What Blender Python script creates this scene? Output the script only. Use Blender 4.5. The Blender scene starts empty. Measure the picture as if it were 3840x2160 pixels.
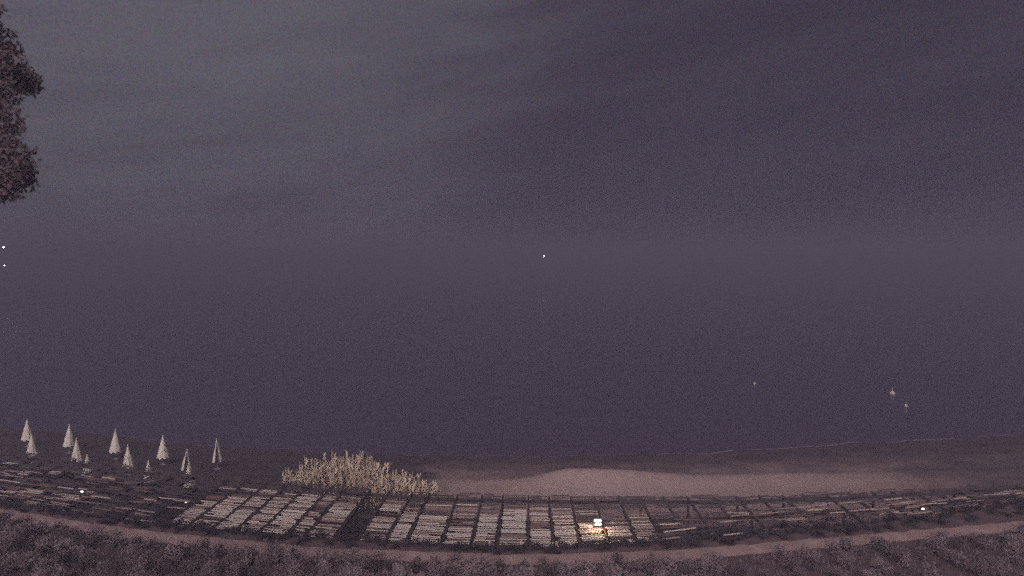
import bpy, math, random
from mathutils import Vector, noise, Matrix

random.seed(11)
sc = bpy.context.scene
col = sc.collection
R = math.radians

# ------------------------------------------------------------------ camera
cam_d = bpy.data.cameras.new('camera')
cam = bpy.data.objects.new('camera', cam_d)
col.objects.link(cam)
cam.location = (0, 0, 15.4)
cam.rotation_euler = (R(90 - 2.834), 0, 0)
cam_d.sensor_width = 36
cam_d.lens = 21.45
cam_d.clip_start = 0.1
cam_d.clip_end = 60000
sc.camera = cam
cam_d.dof.use_dof = True
cam_d.dof.focus_distance = 40
cam_d.dof.aperture_fstop = 0.34

# ------------------------------------------------------------------ night sky
SUN_EL, SUN_AZ = 32, 12
world = bpy.data.worlds.new('World')
sc.world = world
world.use_nodes = True
nt = world.node_tree
nt.nodes.clear()
N, L = nt.nodes, nt.links


def wn(kind, **kw):
    n = N.new(kind)
    for k, v in kw.items():
        setattr(n, k, v)
    return n


def wmath(op, a, b=None, clamp=False):
    n = wn('ShaderNodeMath', operation=op)
    n.use_clamp = clamp
    for i, s in enumerate((a, b)):
        if s is None:
            continue
        if isinstance(s, (int, float)):
            n.inputs[i].default_value = s
        else:
            L.new(s, n.inputs[i])
    return n.outputs[0]


out = wn('ShaderNodeOutputWorld')
bg = wn('ShaderNodeBackground')
L.new(bg.outputs[0], out.inputs[0])
tc = wn('ShaderNodeTexCoord')
sep = wn('ShaderNodeSeparateXYZ')
L.new(tc.outputs['Generated'], sep.inputs[0])
dx, dy, dz = sep.outputs


def wvec(x, y, z):
    c = wn('ShaderNodeCombineXYZ')
    for i, s in enumerate((x, y, z)):
        if isinstance(s, (int, float)):
            c.inputs[i].default_value = s
        else:
            L.new(s, c.inputs[i])
    return c.outputs[0]


def wnoise(vec, scale, detail=4, rough=0.55, dist=0.0):
    n = wn('ShaderNodeTexNoise')
    n.inputs['Scale'].default_value = scale
    n.inputs['Detail'].default_value = detail
    n.inputs['Roughness'].default_value = rough
    n.inputs['Distortion'].default_value = dist
    L.new(vec, n.inputs['Vector'])
    return n


# long thin veils of cloud, tilted, over a broad pale bank of moonlit cloud
veil_v = wvec(wmath('MULTIPLY', dx, 1.1), wmath('MULTIPLY', dy, 1.0),
              wmath('SUBTRACT', wmath('MULTIPLY', dz, 6.5), wmath('MULTIPLY', dx, 1.3)))
veil = wnoise(veil_v, 1.9, 5, 0.6, 0.35).outputs['Fac']
mr = wn('ShaderNodeMapRange')
mr.inputs['From Min'].default_value = 0.36
mr.inputs['From Max'].default_value = 0.68
L.new(veil, mr.inputs['Value'])
veil = mr.outputs[0]
dotn = wn('ShaderNodeVectorMath', operation='DOT_PRODUCT')
L.new(tc.outputs['Generated'], dotn.inputs[0])
dotn.inputs[1].default_value = Vector((-0.62, 0.62, 0.48)).normalized()
mr2 = wn('ShaderNodeMapRange', interpolation_type='SMOOTHSTEP')
mr2.inputs['From Min'].default_value = 0.62
mr2.inputs['From Max'].default_value = 1.0
L.new(dotn.outputs['Value'], mr2.inputs['Value'])
bank = mr2.outputs[0]
fac = wmath('MULTIPLY', bank, wmath('ADD', wmath('MULTIPLY', veil, 0.72), 0.40), True)
fac2 = wmath('ADD', fac, wmath('MULTIPLY', veil, 0.10), True)
# fine speckle laid over the sky colour to imitate sensor grain
mott = wnoise(tc.outputs['Generated'], 330, 2, 0.7)
ramp = wn('ShaderNodeValToRGB')
e = ramp.color_ramp.elements
e[0].position, e[0].color = 0.0, (0.034, 0.027, 0.043, 1)
e[1].position, e[1].color = 1.0, (0.083, 0.078, 0.098, 1)
m = ramp.color_ramp.elements.new(0.4)
m.color = (0.065, 0.059, 0.078, 1)
L.new(fac2, ramp.inputs[0])
mixm = wn('ShaderNodeMix', data_type='RGBA', blend_type='OVERLAY')
mixm.inputs['Factor'].default_value = 0.6
L.new(ramp.outputs[0], mixm.inputs['A'])
L.new(mott.outputs['Color'], mixm.inputs['B'])
sky = wn('ShaderNodeTexSky', sky_type='NISHITA')
sky.sun_disc = False
sky.sun_elevation = R(-5)
sky.sun_rotation = R(180 + SUN_AZ)
addn = wn('ShaderNodeMix', data_type='RGBA', blend_type='ADD')
addn.inputs['Factor'].default_value = 0.05
L.new(mixm.outputs['Result'], addn.inputs['A'])
L.new(sky.outputs[0], addn.inputs['B'])
L.new(addn.outputs['Result'], bg.inputs['Color'])
bg.inputs['Strength'].default_value = 1.0

# dim warm light over the shore from the town side, behind the camera
sd = bpy.data.lights.new('moon_and_town_light', 'SUN')
sd.energy = 2.55
sd.angle = R(50)
sd.color = (1.0, 0.84, 0.85)
so = bpy.data.objects.new('moon_and_town_light', sd)
col.objects.link(so)
so.rotation_euler = (R(90 - SUN_EL), 0, R(-SUN_AZ))
so.location = (0, -20, 40)

sc.view_settings.view_transform = 'Standard'
sc.view_settings.look = 'None'
sc.view_settings.exposure = 0.5
sc.view_settings.gamma = 1
sc.view_settings.use_curve_mapping = False
sc.cycles.use_denoising = False
sc.cycles.use_adaptive_sampling = True
sc.cycles.adaptive_threshold = 0.08
sc.cycles.adaptive_min_samples = 6
sc.cycles.max_bounces = 5


# ------------------------------------------------------------------ helpers
def tag(o, label=None, cat=None, group=None, kind=None):
    for k, v in (('label', label), ('category', cat), ('group', group), ('kind', kind)):
        if v:
            o[k] = v
    return o


def mesh(name, verts, faces, mats, smooth=False, idx=None):
    me = bpy.data.meshes.new(name)
    me.from_pydata(verts, [], faces)
    for m_ in (mats if isinstance(mats, (list, tuple)) else [mats]):
        me.materials.append(m_)
    if smooth:
        me.polygons.foreach_set('use_smooth', [True] * len(me.polygons))
    if idx:
        me.polygons.foreach_set('material_index', idx)
    me.update()
    return me


def put(name, me, parent=None, loc=(0, 0, 0), rot=(0, 0, 0), scale=(1, 1, 1)):
    o = bpy.data.objects.new(name, me)
    col.objects.link(o)
    o.parent = parent
    o.location, o.rotation_euler, o.scale = loc, rot, scale
    return o


def empty(name, loc=(0, 0, 0), rz=0.0):
    o = bpy.data.objects.new(name, None)
    o.empty_display_size = 0.2
    col.objects.link(o)
    o.location = loc
    o.rotation_euler = (0, 0, rz)
    return o


def copy_tree(o, parent=None):
    c = o.copy()
    col.objects.link(c)
    c.parent = parent
    for ch in o.children:
        copy_tree(ch, c)
    return c


class MB:
    def __init__(self):
        self.v, self.f, self.m = [], [], []

    def add(self, vs, fs, mi=0):
        b = len(self.v)
        self.v += [tuple(p) for p in vs]
        self.f += [tuple(i + b for i in f) for f in fs]
        self.m += [mi] * len(fs)

    def box(self, c, s, M=None, mi=0, taper=1.0):
        hx, hy, hz = s[0] / 2, s[1] / 2, s[2] / 2
        vs = []
        for z_ in (-1, 1):
            k = taper if z_ > 0 else 1
            for (x_, y_) in ((-1, -1), (1, -1), (1, 1), (-1, 1)):
                p = Vector((x_ * hx * k, y_ * hy * k, z_ * hz))
                if M is not None:
                    p = M @ p
                vs.append(p + Vector(c))
        self.add(vs, [(3, 2, 1, 0), (4, 5, 6, 7), (0, 1, 5, 4), (1, 2, 6, 5), (2, 3, 7, 6), (3, 0, 4, 7)], mi)

    def lathe(self, prof, n=16, c=(0, 0, 0), mi=0, M=None):
        vs = []
        for r, z in prof:
            for k in range(n):
                a = 2 * math.pi * k / n
                p = Vector((r * math.cos(a), r * math.sin(a), z))
                if M is not None:
                    p = M @ p
                vs.append(p + Vector(c))
        fs = []
        for i in range(len(prof) - 1):
            for k in range(n):
                k2 = (k + 1) % n
                fs.append((i * n + k, i * n + k2, (i + 1) * n + k2, (i + 1) * n + k))
        fs.append(tuple(range(n))[::-1])
        fs.append(tuple((len(prof) - 1) * n + k for k in range(n)))
        self.add(vs, fs, mi)

    def tube(self, pts, rads, n=7, mi=0):
        rings = []
        for i, p in enumerate(pts):
            p = Vector(p)
            a = Vector(pts[max(0, i - 1)])
            b = Vector(pts[min(len(pts) - 1, i + 1)])
            t = (b - a).normalized()
            u = t.orthogonal().normalized()
            w = t.cross(u)
            rings.append([p + (u * math.cos(2 * math.pi * k / n) + w * math.sin(2 * math.pi * k / n)) * rads[i] for k in range(n)])
        vs = [q for r in rings for q in r]
        fs = []
        for i in range(len(pts) - 1):
            for k in range(n):
                fs.append((i * n + k, i * n + (k + 1) % n, (i + 1) * n + (k + 1) % n, (i + 1) * n + k))
        fs.append(tuple(range(n))[::-1])
        fs.append(tuple((len(pts) - 1) * n + k for k in range(n)))
        self.add(vs, fs, mi)

    def mesh(self, name, mats, smooth=False):
        return mesh(name, self.v, self.f, mats, smooth, self.m)


def mat(name, c1, c2=None, scale=6.0, rough=0.85, bump=0.0, detail=5, emit=None, spec=0.3, stretch=None, per_object=0.0):
    m_ = bpy.data.materials.new(name)
    m_.use_nodes = True
    t = m_.node_tree
    b = t.nodes['Principled BSDF']
    b.inputs['Roughness'].default_value = rough
    b.inputs['Specular IOR Level'].default_value = spec
    b.inputs['Base Color'].default_value = (*c1, 1)
    if c2:
        tcn = t.nodes.new('ShaderNodeTexCoord')
        n = t.nodes.new('ShaderNodeTexNoise')
        n.inputs['Scale'].default_value = scale
        n.inputs['Detail'].default_value = detail
        n.inputs['Roughness'].default_value = 0.65
        src = tcn.outputs['Object']
        if stretch:
            mp = t.nodes.new('ShaderNodeMapping')
            mp.inputs['Scale'].default_value = stretch
            t.links.new(src, mp.inputs[0])
            src = mp.outputs[0]
        t.links.new(src, n.inputs['Vector'])
        r = t.nodes.new('ShaderNodeValToRGB')
        r.color_ramp.elements[0].position = 0.32
        r.color_ramp.elements[1].position = 0.68
        r.color_ramp.elements[0].color = (*c1, 1)
        r.color_ramp.elements[1].color = (*c2, 1)
        t.links.new(n.outputs['Fac'], r.inputs[0])
        res = r.outputs[0]
        if per_object:
            oi = t.nodes.new('ShaderNodeObjectInfo')
            hs = t.nodes.new('ShaderNodeHueSaturation')
            ma = t.nodes.new('ShaderNodeMath')
            ma.operation = 'MULTIPLY_ADD'
            ma.inputs[1].default_value = per_object
            ma.inputs[2].default_value = 1 - per_object / 2
            t.links.new(oi.outputs['Random'], ma.inputs[0])
            t.links.new(ma.outputs[0], hs.inputs['Value'])
            t.links.new(res, hs.inputs['Color'])
            res = hs.outputs[0]
        t.links.new(res, b.inputs['Base Color'])
        if bump:
            bp = t.nodes.new('ShaderNodeBump')
            bp.inputs['Strength'].default_value = bump
            bp.inputs['Distance'].default_value = 0.04
            t.links.new(n.outputs['Fac'], bp.inputs['Height'])
            t.links.new(bp.outputs[0], b.inputs['Normal'])
    if emit:
        b.inputs['Emission Color'].default_value = (*emit[0], 1)
        b.inputs['Emission Strength'].default_value = emit[1]
    return m_


def lerp_curve(pts, x):
    if x <= pts[0][0]:
        (x0, y0), (x1, y1) = pts[0], pts[1]
    elif x >= pts[-1][0]:
        (x0, y0), (x1, y1) = pts[-2], pts[-1]
    else:
        for i in range(len(pts) - 1):
            if pts[i][0] <= x <= pts[i + 1][0]:
                (x0, y0), (x1, y1) = pts[i], pts[i + 1]
                break
    return y0 + (y1 - y0) * (x - x0) / (x1 - x0)


def smooth(e0, e1, x):
    t = min(1, max(0, (x - e0) / (e1 - e0)))
    return t * t * (3 - 2 * t)


def nz(x, y, z=0.0):
    return noise.noise((x, y, z))


# plan curves of the place (metres)
FRONT = [(-32.1, 32.5), (-26.4, 30.9), (-21.2, 29.35), (-17.7, 28.4), (-14.5, 27.7), (-8.3, 26.7), (-3.3, 26.1), (1.8, 25.85),
         (6.9, 26.4), (10.7, 27.05), (14.0, 27.7), (20.2, 29.15), (25.9, 30.7), (31.0, 32.0)]
REAR = [(-41.7, 42.5), (-34.2, 40.2), (-31.6, 39.5), (-27.7, 38.3), (-23.7, 37.1), (-19.5, 35.95), (-13.1, 34.6), (-6.3, 33.0),
        (-4.1, 32.7), (2.2, 32.35), (7.8, 32.35), (10.9, 32.3), (17.6, 32.7), (24.7, 33.5), (29.1, 34.0), (33.6, 34.7)]
PATH_FAR = [(-30.7, 31.1), (-25.3, 29.6), (-20.3, 28.1), (-15.9, 27.0), (-8.3, 25.5), (0.2, 24.9), (6.95, 25.3), (14.3, 26.5), (24.2, 28.2), (28.5, 29.3)]
PATH_NEAR = [(-29.2, 29.6), (-24.3, 28.4), (-19.6, 27.05), (-15.3, 25.95), (-8.0, 24.6), (0.2, 24.05), (6.7, 24.35), (13.8, 25.6), (23.3, 27.15), (27.4, 28.2)]
SHORE = [(-70, 57.5), (-46.5, 54.7), (-38.2, 53.2), (-24.2, 48.9), (-8.9, 46.9), (3.4, 46.4), (16.0, 47.4), (26.5, 49.4), (44.4, 52.2), (70, 54)]
BERM = [(-70, 41), (-5.2, 39.9), (1.4, 39.7), (13.6, 40.2), (24.8, 41.0), (35.6, 41.8), (70, 44)]
front = lambda x: lerp_curve(FRONT, x)
rear = lambda x: lerp_curve(REAR, x)
ZF, ZR = 2.75, 2.60            # pergola roof height at its land side and its sea side


def beach_z(x, y):
    yb = lerp_curve(BERM, x) + 0.35 * nz(x * 0.25, 3.1)
    ys = lerp_curve(SHORE, x)
    if y < yb:
        z = 0.70
    elif y < ys:
        t = (y - yb) / (ys - yb)
        z = 0.70 - 0.30 * smooth(0, 0.15, t) - 0.40 * t
    else:
        z = -(y - ys) * 0.09
    s = 3.2 if x < 4.2 else 7.5
    crest = 0.95 * math.exp(-((x - 4.2) / s) ** 2) + 0.22 * math.exp(-((x - 22) / 9) ** 2)
    yc = yb - 0.5
    z += crest * math.exp(-((y - yc) / (1.5 if y < yc else 0.75)) ** 2)
    z += (0.05 * nz(x * 0.5, y * 0.9) + 0.03 * nz(x * 1.7, y * 2.1, 5)) * (1 if y < ys else 0.2)
    return z


# ------------------------------------------------------------------ materials
def sand_mat():
    m_ = bpy.data.materials.new('beach_sand')
    m_.use_nodes = True
    t = m_.node_tree
    b = t.nodes['Principled BSDF']
    b.inputs['Roughness'].default_value = 0.9
    b.inputs['Specular IOR Level'].default_value = 0.2
    tcn = t.nodes.new('ShaderNodeTexCoord')
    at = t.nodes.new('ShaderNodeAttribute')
    at.attribute_name = 'damp_shade'  # darkness of the sand: wet ground, dark soil and painted shade
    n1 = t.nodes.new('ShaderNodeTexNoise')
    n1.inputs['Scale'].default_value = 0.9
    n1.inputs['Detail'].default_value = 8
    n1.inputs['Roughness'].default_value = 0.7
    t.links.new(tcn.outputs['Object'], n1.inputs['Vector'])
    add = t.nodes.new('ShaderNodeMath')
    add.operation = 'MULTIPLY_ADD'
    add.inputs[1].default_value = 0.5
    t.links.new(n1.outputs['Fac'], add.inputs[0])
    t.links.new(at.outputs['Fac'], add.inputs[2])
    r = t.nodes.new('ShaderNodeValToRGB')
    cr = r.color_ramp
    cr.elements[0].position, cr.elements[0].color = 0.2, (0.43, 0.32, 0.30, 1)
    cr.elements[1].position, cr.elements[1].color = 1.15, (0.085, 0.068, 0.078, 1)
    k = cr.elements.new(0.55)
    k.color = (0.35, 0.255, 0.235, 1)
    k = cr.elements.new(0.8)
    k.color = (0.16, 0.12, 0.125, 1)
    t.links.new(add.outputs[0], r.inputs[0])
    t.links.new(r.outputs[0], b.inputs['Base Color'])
    n2 = t.nodes.new('ShaderNodeTexNoise')
    n2.inputs['Scale'].default_value = 5
    n2.inputs['Detail'].default_value = 6
    t.links.new(tcn.outputs['Object'], n2.inputs['Vector'])
    bp = t.nodes.new('ShaderNodeBump')
    bp.inputs['Strength'].default_value = 0.6
    bp.inputs['Distance'].default_value = 0.12
    t.links.new(n2.outputs['Fac'], bp.inputs['Height'])
    t.links.new(bp.outputs[0], b.inputs['Normal'])
    return m_


def sea_mat():
    m_ = bpy.data.materials.new('sea_water')
    m_.use_nodes = True
    t = m_.node_tree
    b = t.nodes['Principled BSDF']
    b.inputs['Base Color'].default_value = (0.085, 0.066, 0.115, 1)
    b.inputs['Roughness'].default_value = 0.28
    b.inputs['IOR'].default_value = 1.33
    tcn = t.nodes.new('ShaderNodeTexCoord')
    mp = t.nodes.new('ShaderNodeMapping')
    mp.inputs['Scale'].default_value = (0.45, 1.0, 1.0)
    t.links.new(tcn.outputs['Object'], mp.inputs[0])
    prev = None
    for s, d, st in ((0.22, 0.5, 0.5), (1.3, 0.14, 0.6), (5.0, 0.05, 0.6)):
        n = t.nodes.new('ShaderNodeTexNoise')
        n.inputs['Scale'].default_value = s
        n.inputs['Detail'].default_value = 4
        t.links.new(mp.outputs[0], n.inputs['Vector'])
        bp = t.nodes.new('ShaderNodeBump')
        bp.inputs['Strength'].default_value = st
        bp.inputs['Distance'].default_value = d
        t.links.new(n.outputs['Fac'], bp.inputs['Height'])
        if prev:
            t.links.new(prev, bp.inputs['Normal'])
        prev = bp.outputs[0]
    t.links.new(prev, b.inputs['Normal'])
    return m_


M = {}
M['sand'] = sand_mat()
M['sea'] = sea_mat()
M['earth'] = mat('dark_earth', (0.10, 0.07, 0.072), (0.17, 0.118, 0.118), 2.2, 0.95, 0.5)
M['path'] = mat('trodden_earth', (0.31, 0.21, 0.20), (0.47, 0.34, 0.315), 1.6, 0.95, 0.4)
M['slat_pale'] = mat('pale_weathered_wood', (0.60, 0.52, 0.46), (0.80, 0.71, 0.63), 5, 0.8, 0.3, stretch=(1, 8, 8), per_object=0.3)
M['slat_tan'] = mat('tan_weathered_wood', (0.38, 0.29, 0.26), (0.56, 0.44, 0.40), 5, 0.8, 0.3, stretch=(1, 8, 8), per_object=0.3)
M['slat_brown'] = mat('brown_weathered_wood', (0.17, 0.115, 0.10), (0.30, 0.20, 0.18), 5, 0.85, 0.3, stretch=(1, 8, 8), per_object=0.3)
M['slat_grey'] = mat('grey_wood_and_shade', (0.075, 0.06, 0.066), (0.13, 0.105, 0.11), 5, 0.9, 0.3, stretch=(1, 8, 8), per_object=0.3)  # weathered grey, also the painted shade of the roof's rear band
M['rafter'] = mat('dark_stained_timber', (0.05, 0.036, 0.034), (0.085, 0.06, 0.056), 6, 0.85, 0.2, stretch=(8, 1, 8))
M['stake'] = mat('pale_stake_wood', (0.42, 0.36, 0.33), (0.6, 0.53, 0.49), 9, 0.8)
M['canvas'] = mat('cream_canvas', (0.76, 0.72, 0.60), (0.84, 0.80, 0.69), 3, 0.9, 0.15, per_object=0.12)
M['canvas_slit'] = mat('dark_slit_canvas', (0.10, 0.085, 0.085), (0.15, 0.125, 0.12), 4, 0.9)  # dark tone for the faces inside the slit
M['metal'] = mat('painted_pole', (0.32, 0.30, 0.28), (0.42, 0.40, 0.37), 5, 0.5)
M['concrete'] = mat('parasol_base_concrete', (0.22, 0.19, 0.18), (0.32, 0.28, 0.26), 8, 0.9)
M['reed'] = mat('dry_reed', (0.64, 0.53, 0.40), (0.84, 0.73, 0.58), 1.2, 0.9)
M['reed_green'] = mat('green_reed', (0.46, 0.39, 0.30), (0.64, 0.55, 0.44), 1.2, 0.9)
M['leaf_a'] = mat('shrub_leaf', (0.17, 0.138, 0.15), (0.24, 0.19, 0.20), 3, 0.8, per_object=0.5)
M['leaf_b'] = mat('shrub_leaf_dull', (0.18, 0.135, 0.145), (0.27, 0.20, 0.205), 3, 0.8, per_object=0.5)
M['leaf_tree'] = mat('tree_leaf', (0.10, 0.072, 0.082), (0.14, 0.10, 0.112), 2, 0.8)
M['leaf_dark'] = mat('evergreen_leaf', (0.045, 0.036, 0.045), (0.075, 0.06, 0.068), 3, 0.85, per_object=0.5)
M['bark'] = mat('bark', (0.07, 0.05, 0.045), (0.12, 0.09, 0.08), 4, 0.95, 0.5)
M['lens'] = mat('lit_lens', (0.9, 0.85, 0.75), emit=((1.0, 0.86, 0.66), 7.0))
M['lens_dim'] = mat('dim_lens', (0.9, 0.85, 0.75), emit=((1.0, 0.9, 0.75), 1.6))
M['housing'] = mat('lamp_housing', (0.08, 0.075, 0.075), (0.12, 0.11, 0.11), 6, 0.5)
M['buoy'] = mat('buoy_plastic', (0.60, 0.56, 0.50), (0.72, 0.68, 0.62), 3, 0.5)
M['buoy_band'] = mat('buoy_band', (0.20, 0.10, 0.08), (0.28, 0.14, 0.11), 3, 0.5)
M['hull'] = mat('boat_hull', (0.035, 0.035, 0.05), (0.05, 0.05, 0.065), 2, 0.4)
M['deck'] = mat('boat_deck', (0.16, 0.14, 0.14), (0.22, 0.19, 0.18), 2, 0.6)
M['boat_lamp'] = mat('boat_light', (0.9, 0.9, 0.9), emit=((0.95, 0.9, 1.0), 36.0))
M['foam'] = mat('wet_foam', (0.24, 0.21, 0.23), (0.36, 0.32, 0.34), 4, 0.6)

# ------------------------------------------------------------------ setting: sea, beach, slope, path
S = 3000
put('sea', mesh('sea', [(-S, 43, 0), (S, 43, 0), (S, S, 0), (-S, S, 0)], [(0, 1, 2, 3)], M['sea']))['kind'] = 'structure'

nx, ny = 300, 120
vs, damp_shade = [], []
for j in range(ny + 1):
    for i in range(nx + 1):
        x = -75 + 150 * i / nx
        y = 23.5 + 44 * j / ny
        vs.append((x, y, beach_z(x, y)))
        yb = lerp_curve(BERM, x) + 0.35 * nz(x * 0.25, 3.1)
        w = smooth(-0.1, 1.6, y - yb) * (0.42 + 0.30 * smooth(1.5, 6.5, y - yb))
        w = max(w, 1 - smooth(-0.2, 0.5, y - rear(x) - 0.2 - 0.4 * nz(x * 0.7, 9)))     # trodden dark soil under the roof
        w = max(w, 0.78 * (1 - smooth(-7.0, -3.5, x + 1.5 * nz(x * 0.2, y * 0.4, 4))))  # unlit ground round the parasols, shade painted into the sand colour
        w = max(w, 0.6 * smooth(14, 34, x + 3 * nz(x * 0.1, y * 0.2, 8)))  # right end dimmed in the sand colour, where less light falls
        damp_shade.append(w + 0.12 * nz(x * 0.3, y * 0.8, 2))
fs = [(j * (nx + 1) + i, j * (nx + 1) + i + 1, (j + 1) * (nx + 1) + i + 1, (j + 1) * (nx + 1) + i) for j in range(ny) for i in range(nx)]
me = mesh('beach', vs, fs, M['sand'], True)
a = me.attributes.new('damp_shade', 'FLOAT', 'POINT')
a.data.foreach_set('value', damp_shade)
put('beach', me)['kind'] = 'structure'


def slope_z(x, y):
    d = lerp_curve(PATH_NEAR, x) - y
    return 3.0 + max(0, d) * 0.11 + 0.06 * nz(x * 0.6, y * 0.6) * smooth(0, 1, d)


nx, ny = 200, 60
vs = []
for j in range(ny + 3):
    for i in range(nx + 1):
        x = -60 + 120 * i / nx
        yw = front(x) - 0.22
        if j <= ny:
            y = -6 + (yw + 6) * (j / ny) ** 0.55
            vs.append((x, y, slope_z(x, y)))
        else:
            vs.append((x, yw + 0.05 * (j - ny), 2.0 if j == ny + 1 else -0.5))
fs = [(j * (nx + 1) + i, j * (nx + 1) + i + 1, (j + 1) * (nx + 1) + i + 1, (j + 1) * (nx + 1) + i) for j in range(ny + 2) for i in range(nx)]
put('hillside', mesh('hillside', vs, fs, M['earth'], True))['kind'] = 'structure'

vs, fs = [], []
n = 260
for i in range(n + 1):
    x = -38 + 76 * i / n
    a0 = lerp_curve(PATH_NEAR, x) + 0.16 * nz(x * 1.3, 1) + 0.10 * nz(x * 4, 7)
    a1 = lerp_curve(PATH_FAR, x) + 0.14 * nz(x * 1.5, 21) + 0.08 * nz(x * 4, 27)
    for k in range(5):
        y = a0 + (a1 - a0) * k / 4
        vs.append((x, y, slope_z(x, y) + 0.012 + 0.02 * math.sin(math.pi * k / 4)))
for i in range(n):
    for k in range(4):
        b = i * 5 + k
        fs.append((b, b + 5, b + 6, b + 1))
put('path', mesh('path', vs, fs, M['path'], True))['kind'] = 'structure'

# thin swash line along the water's edge
mb = MB()
for i in range(420):
    x = -60 + 120 * i / 420
    if nz(x * 0.35, 40) < -0.12:
        continue
    x2 = x + 120 / 420
    y0 = lerp_curve(SHORE, x) + 0.5 * nz(x * 0.3, 31)
    y1 = lerp_curve(SHORE, x2) + 0.5 * nz(x2 * 0.3, 31)
    w0 = (0.10 + 0.16 * abs(nz(x * 0.9, 33))) * (1 + 0.8 * smooth(8, 18, x))
    mb.add([(x, y0, 0.045), (x2, y1, 0.045), (x2, y1 + w0, 0.03), (x, y0 + w0, 0.03)], [(0, 1, 2, 3)])
tag(put('swash_foam', mb.mesh('swash_foam', [M['foam']])), 'thin broken line of foam along the water edge', 'foam', kind='stuff')

# ------------------------------------------------------------------ the pergola
YAW = 0.028
rails = [-11.65, -10.29, -9.41, -8.05, -6.94, -5.64, -4.70, -3.13, -1.79, -0.67, 0.71, 1.82, 2.99, 4.27, 5.56, 6.73]
x = rails[-1]
while x < 31.5:
    x += random.uniform(1.12, 1.42)
    rails.append(x)
x = rails[0]
while x > -38:
    x -= random.uniform(1.15, 1.45)
    rails.insert(0, x)

perg = empty('pergola', (0, 28, 0))
tag(perg, 'long low pergola roofed with weathered wooden slats, several missing, between path and beach', 'pergola')
PO = Vector((0, 28, 0))


def roof_pt(x0, t):
    """point on the roof for a rafter starting at x0; t = 0 land side, 1 sea side"""
    y0 = front(x0)
    y1 = rear(x0)
    y = y0 + (y1 - y0) * t
    return Vector((x0 + YAW * (y - y0), y, ZF + (ZR - ZF) * t))


for i, x0 in enumerate(rails):
    a_, b_ = roof_pt(x0, -0.004), roof_pt(x0, 0.985)
    d = b_ - a_
    mb = MB()
    Mx = d.to_track_quat('Y', 'Z').to_matrix()
    mb.box((0, 0, 0), (0.09, d.length, 0.14), Mx)
    put('rafter', mb.mesh('rafter', [M['rafter' if -16.5 < x0 < 6.75 else 'slat_grey']]), perg, (a_ + b_) / 2 - PO + Vector((0, 0, -0.085)))
    if i % 2 == 0:
        for t in (0.05, 0.52, 0.94):
            p = roof_pt(x0, t)
            zb = beach_z(p.x, p.y) - 0.1
            h = p.z - 0.40 - zb
            mb = MB()
            mb.box((0, 0, h / 2), (0.11, 0.11, h))
            put('post', mb.mesh('post', [M['rafter']]), perg, Vector((p.x, p.y, zb)) - PO)
for t in (0.05, 0.52, 0.94):
    for i in range(len(rails) - 1):
        a_, b_ = roof_pt(rails[i], t), roof_pt(rails[i + 1], t)
        d = b_ - a_
        mb = MB()
        mb.box((0, 0, 0), (d.length + 0.02, 0.10, 0.16), d.to_track_quat('X', 'Z').to_matrix())
        put('beam', mb.mesh('beam', [M['rafter']]), perg, (a_ + b_) / 2 - PO + Vector((0, 0, -0.242 - 0.003 * (i % 2))))


def tone(x, t):
    """how pale and how complete the slats are here (0..1): wear, with the dimmer right end and unlit rear painted in"""
    n1 = nz(x * 0.8, t * 3.2, 2) * 0.5 + nz(x * 2.1, t * 7, 6) * 0.32
    if x < -23:
        b = 0.34
    elif x < -16.5:
        b = 0.16
    elif x < -8:
        b = 0.78
    elif x < 3.0:
        b = 0.74
    elif x < 5.5:
        b = 0.45
    elif x < 6.75:
        b = 0.62
    elif x < 13:  # right end toned down, painting in the weaker light there
        b = 0.04
    elif x < 24:
        b = 0.27
    else:
        b = 0.12
    b -= 0.55 * smooth(0.22, 0.95, t) if x < 7 else 0.20 * smooth(0.5, 1.0, t)
    if x < -23:
        b += 0.25 * smooth(0.3, 0.9, t)
    b -= 0.8 * smooth(0.66, 0.80, t) if x > 2.9 or x < -16 else 0.8 * smooth(0.76, 0.88, t)  # rear band darkened, its lack of light put into the slat tone
    return b + n1 * 1.15


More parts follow.
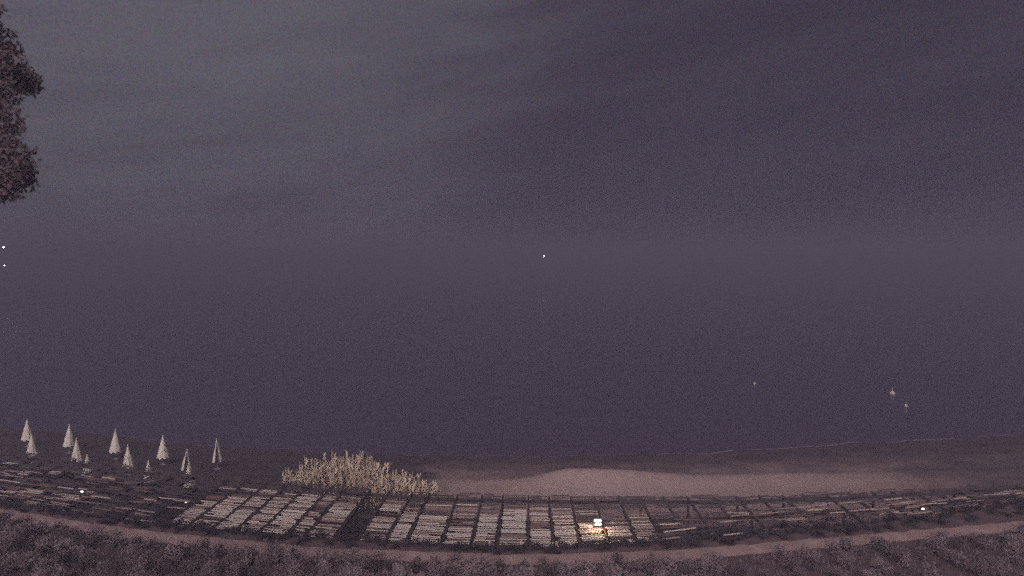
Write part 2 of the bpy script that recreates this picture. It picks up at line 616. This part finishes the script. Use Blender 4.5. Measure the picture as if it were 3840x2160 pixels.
slats = []
for i in range(len(rails) - 1):
    xa, xb = rails[i], rails[i + 1]
    xm = (xa + xb) / 2
    if abs(xm + 7.5) < 0.4:
        continue
    depth = rear(xm) - front(xm)
    cnt = int(depth / 0.172)
    miss_far = random.uniform(0.95, 1.0)
    off = random.uniform(-0.006, 0.006)
    for k in range(cnt):
        t = (k + 0.4) / cnt + off
        b = tone(xm, t)
        if t > miss_far and random.random() < 0.85:
            continue
        pres = 0.50 + 0.75 * b
        if xm > 6.75:
            pres -= 0.12
        pres = max(pres, 0.62)
        if t > 0.68:
            pres = 0.97
        if random.random() > pres:
            continue
        pa, pb = roof_pt(xa, t), roof_pt(xb, t)
        d = (pb - pa)
        wear = 1.0 if xm < 6.75 else 2.6
        l = d.length - random.uniform(0.16, 0.30)
        shift = random.uniform(-0.03, 0.03)
        if xm > 6.75 or (xm < -16.5 and random.random() < 0.6):   # the worn end: slats slid loose over the rafters
            l = random.uniform(0.7, 1.7)
            shift = random.uniform(-0.5, 0.5)
        if xm < 6.75 and random.random() < 0.16:
            l *= random.uniform(0.5, 0.85)
            shift = random.choice((-1, 1)) * (d.length - 0.2 - l) / 2
        c = (pa + pb) / 2 + d.normalized() * shift + Vector((0, random.gauss(0, 0.016 if t < 0.93 else 0.06), random.uniform(-0.004, 0.012)))
        q = b + random.gauss(0, 0.27)
        mk = 'slat_pale' if q > 0.66 else 'slat_tan' if q > 0.42 else 'slat_brown' if q > 0.16 else 'slat_grey'
        if random.random() < (0.05 if t < 0.72 else 0.015):
            mk = 'slat_pale'
        if t > (0.66 if xm > 2.9 else 0.76):
            if random.random() < 0.9:
                mk = 'slat_grey'  # most rear slats get the dark tone painting the unlit edge
            if xm > 2.9:
                l = d.length + random.uniform(-0.1, 0.25)
        yaw = math.atan2(d.y, d.x) + random.gauss(0, 0.018 * wear)
        slats.append((c, l, random.uniform(0.052, 0.088), yaw, random.gauss(0, 0.05), random.gauss(0, 0.006 * wear), mk, t))

# the 300 slats that show largest are single parts; the rest of the roof is one part
slats.sort(key=lambda s: s[1] * s[2] / (s[0].x ** 2 + s[0].y ** 2) * (1.25 if 'pale' in s[6] else 1.0) * (0 if abs(s[0].x) > 0.8 * s[0].y else 1), reverse=True)
unit = {}
for mk in ('slat_pale', 'slat_tan', 'slat_brown', 'slat_grey'):
    mb = MB()
    mb.box((0, 0, 0), (1, 1, 1))
    unit[mk] = mb.mesh('slat', [M[mk]])
for (c, l, w_, yaw, roll, pit, mk, t) in slats[:300]:
    put('slat', unit[mk], perg, c - PO + Vector((0, 0, 0.014)), (roll, pit, yaw), (l, w_, 0.022))
keys = list(unit)
mb = MB()
for (c, l, w_, yaw, roll, pit, mk, t) in slats[300:]:
    Mx = (Matrix.Rotation(yaw, 3, 'Z') @ Matrix.Rotation(pit, 3, 'Y') @ Matrix.Rotation(roll, 3, 'X'))
    mb.box(c - PO + Vector((0, 0, 0.014)), (l, w_, 0.022), Mx, keys.index(mk))
o = put('slat_cover', mb.mesh('slat_cover', [M[k] for k in keys]), perg)
o['kind'] = 'stuff'

# ------------------------------------------------------------------ lit floodlights standing through the roof
def floodlight(x, y, zl, label, watts, twin, lens, size):
    r = empty('floodlight', (x, y, beach_z(x, y) - 0.1))
    h = zl - r.location.z
    mb = MB()
    mb.lathe([(0.032, 0), (0.03, h - 0.1)], 10)
    put('pole', mb.mesh('pole', [M['housing']], False), r)
    mb = MB()
    mb.box((0, 0.02, h - 0.08), (0.26 * size, 0.03, 0.05))
    put('bracket', mb.mesh('bracket', [M['housing']]), r)
    heads = [(0.0, 0.20 * size, 0.085 * size, 0.0)] + ([(0.03, 0.05 * size, 0.045 * size, 0.0)] if twin else [])
    for (ox, oz, hh, oy) in heads:
        tilt = Matrix.Rotation(R(-38), 3, 'X')
        mb = MB()
        mb.box((0, 0, 0), (0.28 * size, 0.09, hh + 0.03), tilt, 0)
        for k in (-0.09, 0.0, 0.09):
            mb.box(tilt @ Vector((k * size, 0.055, 0)), (0.015, 0.025, hh), tilt, 0)
        hd = put('lamp_head', mb.mesh('lamp_head', [M['housing']]), r, (ox, oy, h + oz - 0.02))
        mb = MB()
        mb.lathe([(1.0, 0), (0.96, 0.014)], 20)
        mb.v = [tuple(tilt @ Vector((v_[0] * 0.125 * size, -0.047 - v_[2], v_[1] * hh * 0.5))) for v_ in mb.v]
        put('lens', mb.mesh('lens', [lens]), hd)
    ld = bpy.data.lights.new('floodlight_bulb', 'POINT')
    ld.energy = watts
    ld.color = (1.0, 0.80, 0.55)
    ld.shadow_soft_size = 0.05
    lo = bpy.data.objects.new('floodlight_bulb', ld)
    col.objects.link(lo)
    lo.parent = r
    lo.location = (0, -0.26, h + 0.34)
    tag(r, label, 'floodlight')
    return r


floodlight(4.03, 28.15, 2.80, 'brightest floodlight with two glowing lenses over the slatted roof', 48, True, M['lens'], 1.25)
floodlight(20.45, 29.8, 2.78, 'single lit floodlight at the sparse dimmer end of the slatted roof', 2.5, False, M['lens'], 0.7)
floodlight(-23.0, 32.1, 2.78, 'small lit floodlight over dark brown slats inland of the parasols', 2.0, False, M['lens'], 0.6)
floodlight(-16.75, 30.8, 2.76, 'faint small floodlight beside a rafter among pale slats', 0.5, False, M['lens_dim'], 0.4)

# ------------------------------------------------------------------ parasols
def canopy_mesh(name, rad, z0, z1, folds, amp, mats, slit=False):
    n, rows = folds * 8, 12
    vs, fs, mi = [], [], []
    for j in range(rows + 1):
        t = j / rows
        rr = rad * (0.03 + 0.97 * t ** 0.92)
        for k in range(n):
            a_ = 2 * math.pi * k / n
            f = 1 + amp * (0.3 + 0.7 * t) * math.cos(folds * a_)
            hem = -0.05 * math.cos(folds * a_) * t ** 6
            sq = 1.0
            if slit:                                   # one panel hangs open: a deep crease faces the land
                da = math.atan2(math.sin(a_ + math.pi / 2 - 0.15), math.cos(a_ + math.pi / 2 - 0.15))
                sq = 1 - 0.88 * math.exp(-(da / 0.5) ** 2) * smooth(0.08, 0.25, t)
            vs.append((rr * f * sq * math.cos(a_), rr * f * sq * math.sin(a_), z1 + (z0 - z1) * t + hem))
    for j in range(rows):
        for k in range(n):
            k2 = (k + 1) % n
            fs.append((j * n + k, (j + 1) * n + k, (j + 1) * n + k2, j * n + k2))
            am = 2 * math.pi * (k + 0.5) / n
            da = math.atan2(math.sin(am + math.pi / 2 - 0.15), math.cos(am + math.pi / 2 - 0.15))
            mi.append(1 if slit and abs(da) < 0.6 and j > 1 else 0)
    fs.append(tuple(range(n)))
    mi.append(0)
    return mesh(name, vs, fs, mats, True, mi)


def make_parasol(rad, amp, slit):
    r = empty('parasol')
    c = put('canopy', canopy_mesh('canopy', rad, 0.66, 2.40, 8, amp, [M['canvas'], M['canvas_slit']], slit), r)
    mb = MB()
    mb.lathe([(0.02, 2.38), (0.045, 2.40), (0.035, 2.44), (0.012, 2.50)], 10)
    put('finial', mb.mesh('finial', [M['canvas']], True), r)
    mb = MB()
    mb.lathe([(0.024, 0.0), (0.024, 2.36)], 10)
    put('pole', mb.mesh('pole', [M['metal']], True), r)
    mb = MB()
    mb.lathe([(0.24, 0.0), (0.24, 0.05), (0.10, 0.09), (0.05, 0.20), (0.035, 0.22)], 18)
    put('base', mb.mesh('base', [M['concrete']]), r)
    return r


proto = {'wide': make_parasol(0.42, 0.045, False), 'slim': make_parasol(0.38, 0.06, False), 'open': make_parasol(0.33, 0.06, True)}
used = set()


def parasol(kind, x, y, label, group=None):
    o = proto[kind] if kind not in used else copy_tree(proto[kind])
    used.add(kind)
    o.location = (x, y, beach_z(x, y) - 0.03)
    z_top = 2.45
    s = (z_top - o.location.z) / 2.47
    o.scale = (1, 1, s)
    o.rotation_euler = (random.gauss(0, 0.015), random.gauss(0, 0.02), random.uniform(-0.3, 0.3) if kind != 'open' else 0.3)
    tag(o, label, 'parasol', group)


for (x, y) in ((-39.2, 48.7), (-34.6, 47.0), (-30.0, 45.5), (-25.6, 44.1)):
    parasol('wide', x, y, 'wide closed cream parasol in the row beside the water', 'closed parasols in the row beside the water')
parasol('open', -21.15, 43.15, 'loosely furled cream parasol with a dark open slit, at the end of its row')
for (x, y) in ((-35.4, 44.4), (-31.3, 43.25), (-26.65, 41.75)):
    parasol('slim', x, y, 'slim closed cream parasol in the middle row, foot hidden by the slatted roof', 'closed parasols in the middle row')
parasol('open', -22.1, 40.7, 'creased cream parasol with a dark split, rising just behind the slatted roof')
for (x, y) in ((-28.0, 39.7), (-23.3, 38.4), (-20.2, 37.65)):
    parasol('slim', x, y, 'closed parasol with only its pale tip showing above the slatted roof', 'parasol tips above the slatted roof')

# ------------------------------------------------------------------ reed clumps behind the roof
def reed_mesh(seed, n, rad, h, spread):
    rnd = random.Random(seed)
    st, lf = MB(), MB()
    for k in range(n):
        a_, r_ = rnd.uniform(0, 2 * math.pi), rad * math.sqrt(rnd.random())
        bx, by = r_ * math.cos(a_), r_ * math.sin(a_)
        hh = h * rnd.uniform(0.62, 1.0) * (1 - 0.25 * (r_ / rad) ** 2)
        ln = spread * rnd.gauss(0.10, 0.05)
        tip = Vector((bx + math.cos(a_) * ln * hh + rnd.gauss(0, 0.04), by + math.sin(a_) * ln * hh, hh))
        base = Vector((bx, by, 0))
        mid = base.lerp(tip, 0.5) - Vector((math.cos(a_), math.sin(a_), 0)) * 0.03 * hh
        st.tube([base, mid, tip], [0.014, 0.011, 0.004], 4, rnd.random() < 0.3)
        for q in range(15):
            t = rnd.uniform(0.12, 0.97)
            p = base.lerp(mid, t * 2) if t < 0.5 else mid.lerp(tip, t * 2 - 1)
            b_ = rnd.uniform(0, 2 * math.pi)
            up = rnd.uniform(1.3, 4.0)
            dv = Vector((math.cos(b_), math.sin(b_), up)).normalized()
            sd_ = dv.cross(Vector((0, 0, 1))).normalized() * rnd.uniform(0.026, 0.046)
            ll = rnd.uniform(0.30, 0.58)
            e1 = p + dv * ll * 0.55
            e2 = p + dv * ll + Vector((math.cos(b_) * 0.08, math.sin(b_) * 0.08, -0.10))
            lf.add([p - sd_ * 0.5, p + sd_ * 0.5, e1 + sd_, e1 - sd_, e2], [(0, 1, 2, 3), (3, 2, 4)], int(rnd.random() < 0.28))
        # feathery plume
        if rnd.random() < 0.75:
            for q in range(12):
                b_ = rnd.uniform(0, 2 * math.pi)
                t = rnd.uniform(-0.38, 0.02)
                p = tip + Vector((0, 0, t))
                e2 = p + Vector((math.cos(b_) * 0.07, math.sin(b_) * 0.07, 0.22))
                s2 = Vector((math.sin(b_), -math.cos(b_), 0)) * 0.02
                lf.add([p - s2, p + s2, e2], [(0, 1, 2)], 0)
    return st.mesh('stalks', [M['reed'], M['reed_green']]), lf.mesh('leaves', [M['reed'], M['reed_green']])


REEDS = [(-13.0, 35.9, 2.9, 0.6, 34), (-11.9, 35.7, 3.5, 0.6, 46), (-10.9, 36.0, 3.6, 0.75, 50), (-9.9, 35.6, 4.0, 0.75, 60),
         (-9.0, 35.5, 4.0, 0.7, 60), (-8.0, 35.3, 3.5, 0.7, 50), (-7.0, 34.9, 3.1, 0.6, 36), (-6.2, 34.6, 3.15, 0.5, 48),
         (-5.3, 34.3, 2.75, 0.55, 34), (-4.7, 34.0, 2.65, 0.45, 30)]
for i, (x, y, h, r_, n_) in enumerate(REEDS):
    z = beach_z(x, y) - 0.03
    t = empty('reed_clump', (x, y, z))
    sm, lm = reed_mesh(100 + i, n_, r_, h - z, 1.0)
    put('stalks', sm, t)
    put('leaves', lm, t)
    lab = 'tall pale dry reed clump, crest of the thicket behind the roof' if h > 3.55 else \
          'medium pale dry reed clump on the thicket shoulder behind the roof' if h > 3.0 else 'low pale dry reed clump at the end of the thicket'
    tag(t, lab, 'reeds', {True: 'tall reed clumps', False: 'medium reed clumps'}[h > 3.55] if h > 3.0 else 'low reed clumps')


# ------------------------------------------------------------------ shrubs
def shrub_mesh(seed, n, mats):
    rnd = random.Random(seed)
    br, lf = MB(), MB()
    cl = []
    for k in range(7):
        a_ = rnd.uniform(0, 2 * math.pi)
        c = Vector((math.cos(a_) * rnd.uniform(0.05, 0.30), math.sin(a_) * rnd.uniform(0.05, 0.30), rnd.uniform(0.22, 0.62)))
        cl.append((c, rnd.uniform(0.14, 0.25)))
        br.tube([(0, 0, 0), c * 0.5 + Vector((0, 0, 0.05)), c], [0.02, 0.014, 0.006], 4)
    for k in range(n):
        c, r_ = rnd.choice(cl)
        d = Vector((rnd.gauss(0, 1), rnd.gauss(0, 1), rnd.gauss(0, 1))).normalized()
        p = c + d * r_ * rnd.random() ** 0.4
        u = Vector((rnd.gauss(0, 1), rnd.gauss(0, 1), rnd.gauss(0.3, 1))).normalized()
        w_ = u.orthogonal().normalized() * rnd.uniform(0.018, 0.034)
        u = u * rnd.uniform(0.05, 0.10)
        lf.add([p, p + u * 0.5 + w_, p + u, p + u * 0.5 - w_], [(0, 1, 2, 3)], int(rnd.random() < 0.35))
    return br.mesh('stem', [M['bark']]), lf.mesh('foliage', mats)


SH = [shrub_mesh(300 + i, 430, [M['leaf_a'], M['leaf_b']]) for i in range(7)]
SH_DARK = [shrub_mesh(340 + i, 520, [M['leaf_dark'], M['leaf_dark']]) for i in range(5)]


def shrub(x, y, z, s, label, group, hs=1.0, kinds=SH):
    t = empty('shrub', (x, y, z), random.uniform(0, 6.28))
    t.scale = (s, s, s * hs)
    sm, lm = random.choice(kinds)
    put('stem', sm, t)
    put('foliage', lm, t)
    tag(t, label, 'shrub', group)


# a dark low hedge of shrubs between the path and the roof
x = -31.0
while x < 31:
    y = lerp_curve(PATH_FAR, x) + (front(x) - 0.25 - lerp_curve(PATH_FAR, x)) * random.uniform(0.12, 1.0)
    shrub(x, y, slope_z(x, y) - 0.03, random.uniform(0.62, 0.95), 'small dark shrub on the bank edge between path and slatted roof',
          'dark shrubs between path and roof', random.uniform(0.42, 0.62), SH_DARK)
    x += random.uniform(0.28, 0.50)

# shrubs on the slope on the camera's side of the path; in the planted strip they stand in rows
spots = []
tries = 0
while len(spots) < 170 and tries < 9000:
    tries += 1
    x = random.uniform(-29, 29)
    yn = lerp_curve(PATH_NEAR, x)
    y = random.uniform(max(21.6, abs(x) / 0.9), yn - 0.45)
    if y > yn - 0.45 or (8 < x < 22 and y < yn - 0.1):
        continue
    if all((x - a_) ** 2 + (y - b_) ** 2 > 0.52 ** 2 for a_, b_ in spots):
        spots.append((x, y))
for (x, y) in spots:
    s = random.uniform(0.65, 1.05)
    size = 'big' if s > 0.9 else 'small' if s < 0.75 else 'middling'
    where = 'beside the path edge' if lerp_curve(PATH_NEAR, x) - y < 1.0 else 'on the grassy slope away from the path'
    shrub(x, y, slope_z(x, y) - 0.03, s, f'{size} dusky loose shrub {where}', f'{size} shrubs {where}')
for k in range(12):
    x0 = 8.6 + k * 1.12 + random.uniform(-0.1, 0.1)
    for q in range(8):
        y = 21.8 + q * 0.68 + random.uniform(-0.12, 0.12)
        x = x0 + (y - 22) * 0.03 + random.gauss(0, 0.14)
        if y > lerp_curve(PATH_NEAR, x) - 0.45 or random.random() < 0.16:
            continue
        shrub(x, y, slope_z(x, y) - 0.03, random.uniform(0.5, 1.0), 'low shrub planted in a straight row with bare earth beside it', 'shrubs planted in rows')

# loose undergrowth on the slope
mb = MB()
for k in range(26000):
    x = random.uniform(-31, 31)
    yn = lerp_curve(PATH_NEAR, x)
    y = random.uniform(max(21.2, abs(x) / 0.95), yn + 0.12)
    if 8 < x < 22 and random.random() < 0.8:
        continue
    z = slope_z(x, y)
    a_ = random.uniform(0, 6.28)
    h = random.uniform(0.06, 0.22) * (1.0 if y < yn - 0.15 else 0.5)
    w_ = random.uniform(0.012, 0.03)
    c_, s_ = math.cos(a_), math.sin(a_)
    tx, ty = x + random.gauss(0, 0.06), y + random.gauss(0, 0.06)
    mb.add([(x - c_ * w_, y - s_ * w_, z - 0.01), (x + c_ * w_, y + s_ * w_, z - 0.01), (tx, ty, z + h)], [(0, 1, 2)], int(random.random() < 0.4))
tag(put('undergrowth', mb.mesh('undergrowth', [M['leaf_a'], M['leaf_b']])), 'loose dark grass and herbs covering the slope around the shrubs', 'undergrowth', kind='stuff')

# pale stakes along the bank edge
for x in (-2.35, -1.62, -0.96, -0.27, 0.39, 0.47, 1.73):
    y = front(x) - 0.32
    h = random.uniform(0.20, 0.30)
    mb = MB()
    mb.lathe([(0.042, 0), (0.040, h - 0.02), (0.026, h)], 9)
    o = put('stake', mb.mesh('stake', [M['stake']]), None, (x, y, slope_z(x, y) - 0.02), (random.gauss(0, 0.06), random.gauss(0, 0.06), 0))
    tag(o, 'short pale wooden stake at the foot of the slatted roof', 'stake', 'pale stakes along the bank edge')

# ------------------------------------------------------------------ tree whose crown edge reaches into view
tr = empty('tree', (-14.6, 13.2, slope_z(-14.6, 13.2) - 0.2))
tag(tr, 'tall dark tree with ragged foliage standing beside the view over the beach', 'tree')
tz = tr.location.z
mb = MB()
mb.tube([(0, 0, 0), (0.1, 0.1, 4), (-0.1, 0, 8), (0.1, -0.1, 12), (0.2, 0, 15.5), (0.3, 0, 17.5)], [0.34, 0.29, 0.25, 0.2, 0.12, 0.04], 10)
CL = []


def clump_px(u, v, r, dep):
    """foliage clump given as slope right of the axis, slope above the horizon, radius and distance"""
    return (Vector((u * dep, dep, 15.4 + v * dep)) - tr.location, r)


for (u, v, r) in ((-0.86, 0.40, .45), (-0.83, 0.345, .42), (-0.815, 0.315, .36), (-0.785, 0.285, .30), (-0.83, 0.27, .45), (-0.825, 0.225, .40), (-0.81, 0.165, .36),
                  (-0.80, 0.135, .34), (-0.83, 0.115, .34), (-0.85, 0.19, .6), (-0.87, 0.30, .7), (-0.86, 0.12, .45)):
    CL.append(clump_px(u, v, r, random.uniform(12.6, 13.8)))
for k in range(26):
    a_ = random.uniform(0, 6.28)
    z = random.uniform(11.0, 16.6)
    rr = 2.6 * (1 - abs(z - 14.5) / 6)
    c = Vector((0.1 + math.cos(a_) * rr * random.uniform(0.3, 1), math.sin(a_) * rr * random.uniform(0.3, 1), z))
    u = (c.x + tr.location.x) / max(1, c.y + tr.location.y)
    if u > -0.90:
        c.x -= 1.6
    CL.append((c, random.uniform(0.6, 1.0)))
lf = MB()
for (c, r) in CL:
    zb = max(6.0, c.z - random.uniform(0.8, 2.0))
    st = Vector((0.1, 0, zb))
    mid = st.lerp(c, 0.5) + Vector((0, 0, 0.2))
    mb.tube([st, mid, c], [0.07, 0.045, 0.012], 5)
    for k in range(int(900 * r * r + 260)):
        d = Vector((random.gauss(0, 1), random.gauss(0, 1), random.gauss(0, 1))).normalized()
        p = c + d * r * random.random() ** 0.38 * random.choice((1, 1, 1, 1.18))
        u = Vector((random.gauss(0, 1), random.gauss(0, 1), random.gauss(-0.2, 1))).normalized()
        w_ = u.orthogonal().normalized() * random.uniform(0.02, 0.04)
        u *= random.uniform(0.07, 0.13)
        lf.add([p, p + u * 0.5 + w_, p + u, p + u * 0.5 - w_], [(0, 1, 2, 3)])
put('trunk', mb.mesh('trunk', [M['bark']], True), tr)
put('crown', lf.mesh('crown', [M['leaf_tree']]), tr)

# ------------------------------------------------------------------ buoys and boats
def buoy(x, y, s, label):
    r = empty('buoy', (x, y, -0.12 * s))
    mb = MB()
    mb.lathe([(0.04, -0.05), (0.17, 0.0), (0.24, 0.14), (0.22, 0.30), (0.12, 0.44), (0.06, 0.50)], 16)
    put('float', mb.mesh('float', [M['buoy']], True), r, scale=(s, s, s))
    mb = MB()
    mb.lathe([(0.247, 0.15), (0.25, 0.18), (0.247, 0.21)], 16)
    put('band', mb.mesh('band', [M['buoy_band']], True), r, scale=(s, s, s))
    mb = MB()
    mb.lathe([(0.03, 0.48), (0.03, 0.60), (0.06, 0.62), (0.06, 0.70), (0.02, 0.72)], 10)
    put('mooring_eye', mb.mesh('mooring_eye', [M['buoy']], True), r, scale=(s, s, s))
    tag(r, label, 'buoy')


buoy(29.5, 73.5, 0.8, 'pale mooring buoy farthest out from the beach, apart from the others')
buoy(42.8, 68.0, 1.25, 'larger pale mooring buoy of the two close together')
buoy(40.8, 62.5, 0.8, 'smaller pale mooring buoy of the two, nearer the sand')


def yacht(x, y, rz, length, mast, lights, label):
    r = empty('sailing_boat', (x, y, 0), rz)
    st = [(-0.5, 0.10, 0.10), (-0.3, 0.125, 0.095), (0, 0.14, 0.09), (0.25, 0.11, 0.10), (0.42, 0.05, 0.112), (0.5, 0.003, 0.12)]
    vs, fs = [], []
    for (u, b_, h) in st:
        for (q, zz) in ((-1, h), (-0.75, 0.02), (0, -0.05), (0.75, 0.02), (1, h)):
            vs.append((u * length, q * b_ * length, zz * length))
    for i in range(len(st) - 1):
        for k in range(4):
            fs.append((i * 5 + k, i * 5 + k + 1, (i + 1) * 5 + k + 1, (i + 1) * 5 + k))
        fs.append((i * 5, (i + 1) * 5, (i + 1) * 5 + 4, i * 5 + 4))
    fs.append((0, 1, 2, 3, 4))
    put('hull', mesh('hull', vs, fs, M['hull']), r)
    mb = MB()
    mb.box((-0.02 * length, 0, 0.115 * length), (0.34 * length, 0.13 * length, 0.045 * length), taper=0.8)
    put('cabin', mb.mesh('cabin', [M['deck']]), r)
    mb = MB()
    mb.lathe([(0.12, 0.09 * length), (0.09, mast * 0.7), (0.05, mast)], 8, (0.05 * length, 0, 0))
    put('mast', mb.mesh('mast', [M['hull']]), r)
    mb = MB()
    mb.tube([(0.05 * length, 0, 0.19 * length), (-0.34 * length, 0, 0.18 * length)], [0.07, 0.06], 7)
    put('boom', mb.mesh('boom', [M['hull']]), r)
    for (lz, lr) in lights:
        mb = MB()
        mb.lathe([(lr * 0.3, -lr), (lr, -lr * 0.4), (lr, lr * 0.4), (lr * 0.3, lr)], 10, (0.05 * length, 0, lz))
        put('lamp', mb.mesh('lamp', [M['boat_lamp']], True), r)
    tag(r, label, 'boat')


yacht(15.25, 300, 0.3, 9, 15.9, [(16.1, 0.3)], 'distant boat with one small white masthead light on the open horizon')
yacht(-166.9, 200, 1.2, 10, 18.8, [(18.9, 0.22), (12.9, 0.16)], 'boat with two small lights on its mast, offshore beyond the parasols')

# ------------------------------------------------------------------ night haze, added to lift the darks and flatten contrast
mb = MB()
mb.box((0, 1900, 10.0), (6400, 4000, 26.0))
hz_m = bpy.data.materials.new('lift_haze')
hz_m.use_nodes = True
ht = hz_m.node_tree
ht.nodes.clear()
ho = ht.nodes.new('ShaderNodeOutputMaterial')
pv = ht.nodes.new('ShaderNodeVolumePrincipled')
pv.inputs['Color'].default_value = (0.28, 0.268, 0.375, 1)
pv.inputs['Density'].default_value = 0.008
ht.links.new(pv.outputs[0], ho.inputs['Volume'])
tag(put('added_haze', mb.mesh('added_haze', [hz_m])), 'added night haze lifting the darks over the beach and the sea', 'added_haze', kind='stuff')
